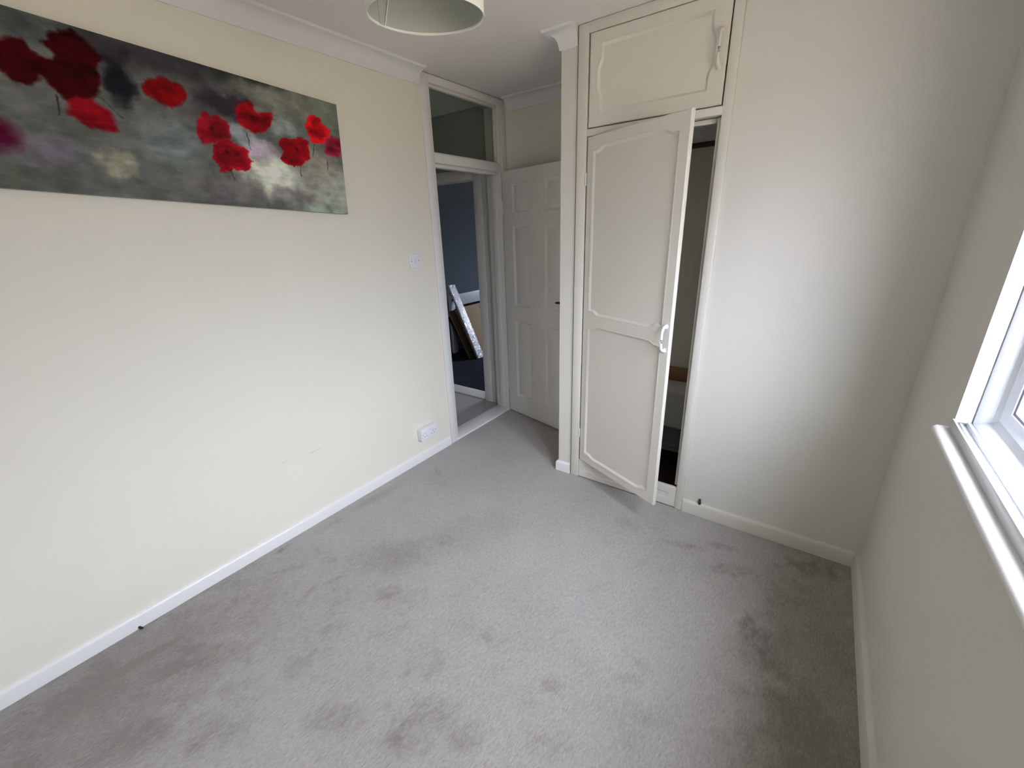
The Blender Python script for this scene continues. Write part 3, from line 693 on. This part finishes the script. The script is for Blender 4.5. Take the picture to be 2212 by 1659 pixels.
# ---------------------------------------------------------------- poppy canvas (flat print, colours per vertex)
FLOWERS = [[[[-0.969,0.49],[-0.946,0.499],[-0.932,0.485],[-0.905,0.461],[-0.887,0.441],[-0.904,0.407],[-0.909,0.362],[-0.922,0.313],[-0.947,0.303],[-1.001,0.282],[-1.028,0.309],[-1.044,0.336],[-1.058,0.335],[-1.083,0.312],[-1.117,0.306],[-1.129,0.316],[-1.138,0.333],[-1.199,0.335],[-1.188,0.384],[-1.144,0.412],[-1.119,0.413],[-1.091,0.434],[-1.072,0.429],[-1.053,0.405],[-1.034,0.394],[-1.017,0.394],[-1.004,0.413],[-1.015,0.423],[-1.03,0.436],[-1.0,0.469]],[50,2,6]],[[[-1.001,0.282],[-0.978,0.303],[-0.947,0.303],[-0.909,0.282],[-0.898,0.257],[-0.894,0.226],[-0.911,0.212],[-0.938,0.212],[-0.984,0.223],[-1.012,0.247]],[125,10,22]],[[[-1.251,0.171],[-1.196,0.199],[-1.172,0.195],[-1.158,0.187],[-1.148,0.165],[-1.142,0.145],[-1.158,0.124],[-1.193,0.107],[-1.248,0.088],[-1.269,0.118]],[72,10,36]],[[[-0.793,0.377],[-0.776,0.405],[-0.732,0.425],[-0.687,0.421],[-0.662,0.411],[-0.65,0.392],[-0.674,0.353],[-0.7,0.333],[-0.736,0.332],[-0.773,0.351],[-0.79,0.362]],[120,8,12]],[[[-0.612,0.34],[-0.594,0.341],[-0.583,0.33],[-0.553,0.34],[-0.54,0.326],[-0.516,0.316],[-0.521,0.293],[-0.519,0.269],[-0.53,0.258],[-0.587,0.239],[-0.635,0.224],[-0.644,0.231],[-0.644,0.278],[-0.632,0.309]],[126,18,28]],[[[-0.594,0.231],[-0.571,0.244],[-0.527,0.258],[-0.501,0.241],[-0.454,0.23],[-0.467,0.201],[-0.449,0.188],[-0.474,0.15],[-0.526,0.141],[-0.589,0.129],[-0.58,0.144],[-0.599,0.175],[-0.603,0.202]],[126,14,24]],[[[-0.485,0.383],[-0.465,0.407],[-0.429,0.423],[-0.408,0.414],[-0.408,0.392],[-0.395,0.386],[-0.343,0.4],[-0.328,0.397],[-0.34,0.356],[-0.373,0.313],[-0.403,0.304],[-0.437,0.307],[-0.473,0.325],[-0.489,0.343]],[120,12,18]],[[[-0.305,0.304],[-0.253,0.311],[-0.202,0.324],[-0.168,0.317],[-0.183,0.292],[-0.174,0.24],[-0.23,0.2],[-0.276,0.191],[-0.302,0.199],[-0.324,0.217],[-0.307,0.247],[-0.319,0.283]],[124,12,20]],[[[-0.154,0.425],[-0.131,0.437],[-0.098,0.426],[-0.095,0.406],[-0.042,0.387],[-0.058,0.362],[-0.101,0.318],[-0.151,0.309],[-0.174,0.348],[-0.181,0.381]],[180,18,24]],[[[-0.085,0.335],[-0.05,0.36],[0.0,0.355],[0.006,0.321],[-0.014,0.276],[-0.072,0.266],[-0.097,0.281]],[125,28,46]]]
CENTRES = [[-0.59,0.285,0.014],[-0.543,0.207,0.014],[-0.239,0.269,0.012],[-0.419,0.366,0.012]]
STEMS = [[[-0.545,0.139],[-0.535,0.104]],[[-0.232,0.202],[-0.233,0.155]],[[-0.453,0.297],[-0.451,0.233]],[[-0.148,0.306],[-0.158,0.257]],[[-0.082,0.247],[-0.091,0.196]],[[-0.919,0.314],[-0.869,0.263]],[[-1.028,0.294],[-1.033,0.236]]]
PATCHES = [[-1.052,0.485,0.121,0.051,[62,68,66],0.8],[-0.743,0.488,0.185,0.049,[50,48,52],0.9],[-0.862,0.389,0.053,0.08,[26,25,30],1],[-0.871,0.488,0.071,0.041,[55,53,55],0.8],[-0.517,0.39,0.116,0.05,[45,40,48],0.95],[-0.631,0.317,0.073,0.048,[60,55,58],0.5],[-0.266,0.449,0.222,0.055,[108,110,98],0.9],[-0.055,0.485,0.144,0.09,[98,104,90],0.8],[-0.355,0.142,0.139,0.078,[178,182,166],1],[-0.062,0.117,0.163,0.105,[148,152,138],0.9],[-0.149,0.022,0.154,0.04,[132,142,128],0.8],[-0.264,0.065,0.113,0.037,[118,112,110],0.8],[-0.546,0.053,0.165,0.048,[98,95,94],0.7],[-0.41,0.248,0.068,0.047,[165,154,165],1],[-0.724,0.213,0.105,0.09,[98,106,104],0.8],[-0.921,0.12,0.063,0.045,[140,140,120],0.9],[-1.102,0.122,0.095,0.056,[100,95,106],0.7],[-1.141,0.028,0.165,0.035,[70,74,66],0.8],[-1.27,0.179,0.136,0.135,[84,84,78],0.7],[-0.47,0.289,0.049,0.045,[122,130,136],0.8],[-0.288,0.357,0.056,0.041,[132,138,135],0.8],[-0.155,0.219,0.091,0.076,[128,122,112],0.8],[-1.047,0.275,0.083,0.06,[82,82,78],0.6],[-1.309,0.022,0.098,0.046,[76,78,72],0.7]]
def srgb(c): c = np.asarray(c, float)/255; return np.where(c <= 0.04045, c/12.92, ((c+0.055)/1.055)**2.4)
PRINT_GAIN = 1.6
def canvas():
    Wc, Hc, T = 1.36, 0.508, 0.030; th = 0.056
    nx, ny = 680, 254
    S, Tt = np.meshgrid(np.linspace(-Wc, 0, nx), np.linspace(0, Hc, ny)); ext = (Hc, Wc)
    w1 = fbm((ny, nx), (0.06, 0.06), ext, 5)-0.5; w2 = fbm((ny, nx), (0.06, 0.06), ext, 5)-0.5
    e1 = fbm((ny, nx), (0.018, 0.018), ext, 4)-0.5; e2 = fbm((ny, nx), (0.018, 0.018), ext, 4)-0.5
    streak = fbm((ny, nx), (0.008, 0.07), ext, 4)-0.5; dab = fbm((ny, nx), (0.03, 0.05), ext, 4)-0.5
    base = np.zeros((ny, nx, 3)); base[:] = (84, 86, 82)
    top = np.clip((Tt-0.40)/0.10, 0, 1)*np.clip((S+1.0)/0.12, 0, 1)*np.clip((-0.22-S)/0.12, 0, 1)
    base = base*(1-0.5*top[..., None])
    Sb, Tb = S+0.10*w1, Tt+0.08*w2
    for (s, t, rs, rt_, c, wgt) in PATCHES:
        d = ((Sb-s)/rs)**2+((Tb-t)/rt_)**2; k = np.clip(1.45-np.sqrt(d), 0, 1); k = (k*k*(3-2*k)*wgt)[..., None]
        base = base*(1-k)+np.array(c)*k
    base = base*(1+0.42*dab[..., None]+0.10*streak[..., None]+0.25*w1[..., None])
    Sf, Tf = S+0.020*e1, Tt+0.020*e2
    def inside(poly):
        P = np.array(poly); x, y = Sf, Tf; ins = np.zeros(x.shape, bool); dm = np.full(x.shape, 9.0)
        for i in range(len(P)):
            (x1, y1), (x2, y2) = P[i-1], P[i]
            c = ((y1 > y) != (y2 > y)) & (x < (x2-x1)*(y-y1)/((y2-y1) if y2 != y1 else 1e-9)+x1); ins ^= c
            t = np.clip(((x-x1)*(x2-x1)+(y-y1)*(y2-y1))/((x2-x1)**2+(y2-y1)**2+1e-12), 0, 1)
            dm = np.minimum(dm, np.hypot(x-x1-t*(x2-x1), y-y1-t*(y2-y1)))
        return np.where(ins, dm, -dm)
    for i, (poly, c) in enumerate(FLOWERS):
        soft = (0.006, 0.007, 0.022, 0.006, 0.003, 0.003, 0.004, 0.003, 0.003, 0.004)[i]
        sd = inside(poly); k = np.clip(sd/soft*0.5+0.5, 0, 1)[..., None]
        tone = 0.86+0.75*dab+0.15*streak+(0.22*np.clip(0.02-sd, 0, 0.02)/0.02 if i > 3 else 0)
        base = base*(1-k)+np.array(c)*tone[..., None]*k
    for (s, t, r) in CENTRES:
        d = np.hypot(Sf-s, (Tf-t)*1.3)/r; k = (np.clip(1.2-d, 0, 1)*0.8)[..., None]; base = base*(1-k)+np.array((38, 8, 12))*k
    for (a, c) in STEMS:
        t = np.clip(((S-a[0])*(c[0]-a[0])+(Tt-a[1])*(c[1]-a[1]))/((c[0]-a[0])**2+(c[1]-a[1])**2), 0, 1)
        d = np.hypot(S-a[0]-t*(c[0]-a[0])-0.01*e1, Tt-a[1]-t*(c[1]-a[1])); k = (np.clip(1.6-d/0.0016, 0, 1)*0.75)[..., None]
        base = base*(1-k)+np.array((34, 30, 30))*k
    lin = np.clip(srgb(np.clip(base, 0, 255))*PRINT_GAIN, 0, 0.85)
    cv = empty('poppy_canvas', (0.0, -0.685, 1.672)); tag(cv, 'long canvas print of red poppies hanging crooked on the cream wall', 'painting'); cv.rotation_euler = (-th, 0, 0)
    co = np.stack([np.full(S.shape, T), S, Tt], -1).reshape(-1, 3).astype(np.float32)
    idx = np.arange(nx*ny).reshape(ny, nx); qd = np.stack([idx[:-1, :-1], idx[:-1, 1:], idx[1:, 1:], idx[1:, :-1]], -1).reshape(-1, 4)
    me = bpy.data.meshes.new('print'); me.vertices.add(len(co)); me.vertices.foreach_set('co', co.ravel())
    me.loops.add(qd.size); me.loops.foreach_set('vertex_index', qd.ravel().astype(np.int32))
    me.polygons.add(len(qd)); me.polygons.foreach_set('loop_start', np.arange(0, qd.size, 4, dtype=np.int32))
    me.polygons.foreach_set('loop_total', np.full(len(qd), 4, dtype=np.int32)); me.update()
    at = me.attributes.new('print', 'FLOAT_COLOR', 'POINT')
    at.data.foreach_set('color', np.concatenate([lin.reshape(-1, 3), np.ones((nx*ny, 1))], 1).ravel().astype(np.float32))
    mt = mat('canvas_print', (0.3, 0.3, 0.3), 0.85, 0.2, 500, 0, 0.1); t = mt.node_tree
    an = t.nodes.new('ShaderNodeAttribute'); an.attribute_name = 'print'; t.links.new(an.outputs['Color'], t.nodes['Principled BSDF'].inputs['Base Color'])
    me.materials.append(mt); o = bpy.data.objects.new('print', me); COL.objects.link(o); o.parent = cv
    mat('canvas_edge', (0.24, 0.25, 0.22), 0.8, 0.2, 300, 0.25)
    MB().box((0.004, -Wc, 0), (T-0.0006, 0, Hc), 0.0005).build('stretched_edge', 'canvas_edge', cv)
canvas()

# ================================================================ OUTSIDE
o = bx('ground', 'bounce_ground', ((-60, -60, -2.75), (80, 60, -2.70))); struct(o, 'unseen ground outside, toned to bounce warm light indoors')  # out of view; pale warm tone picked to brighten ceiling and upper walls
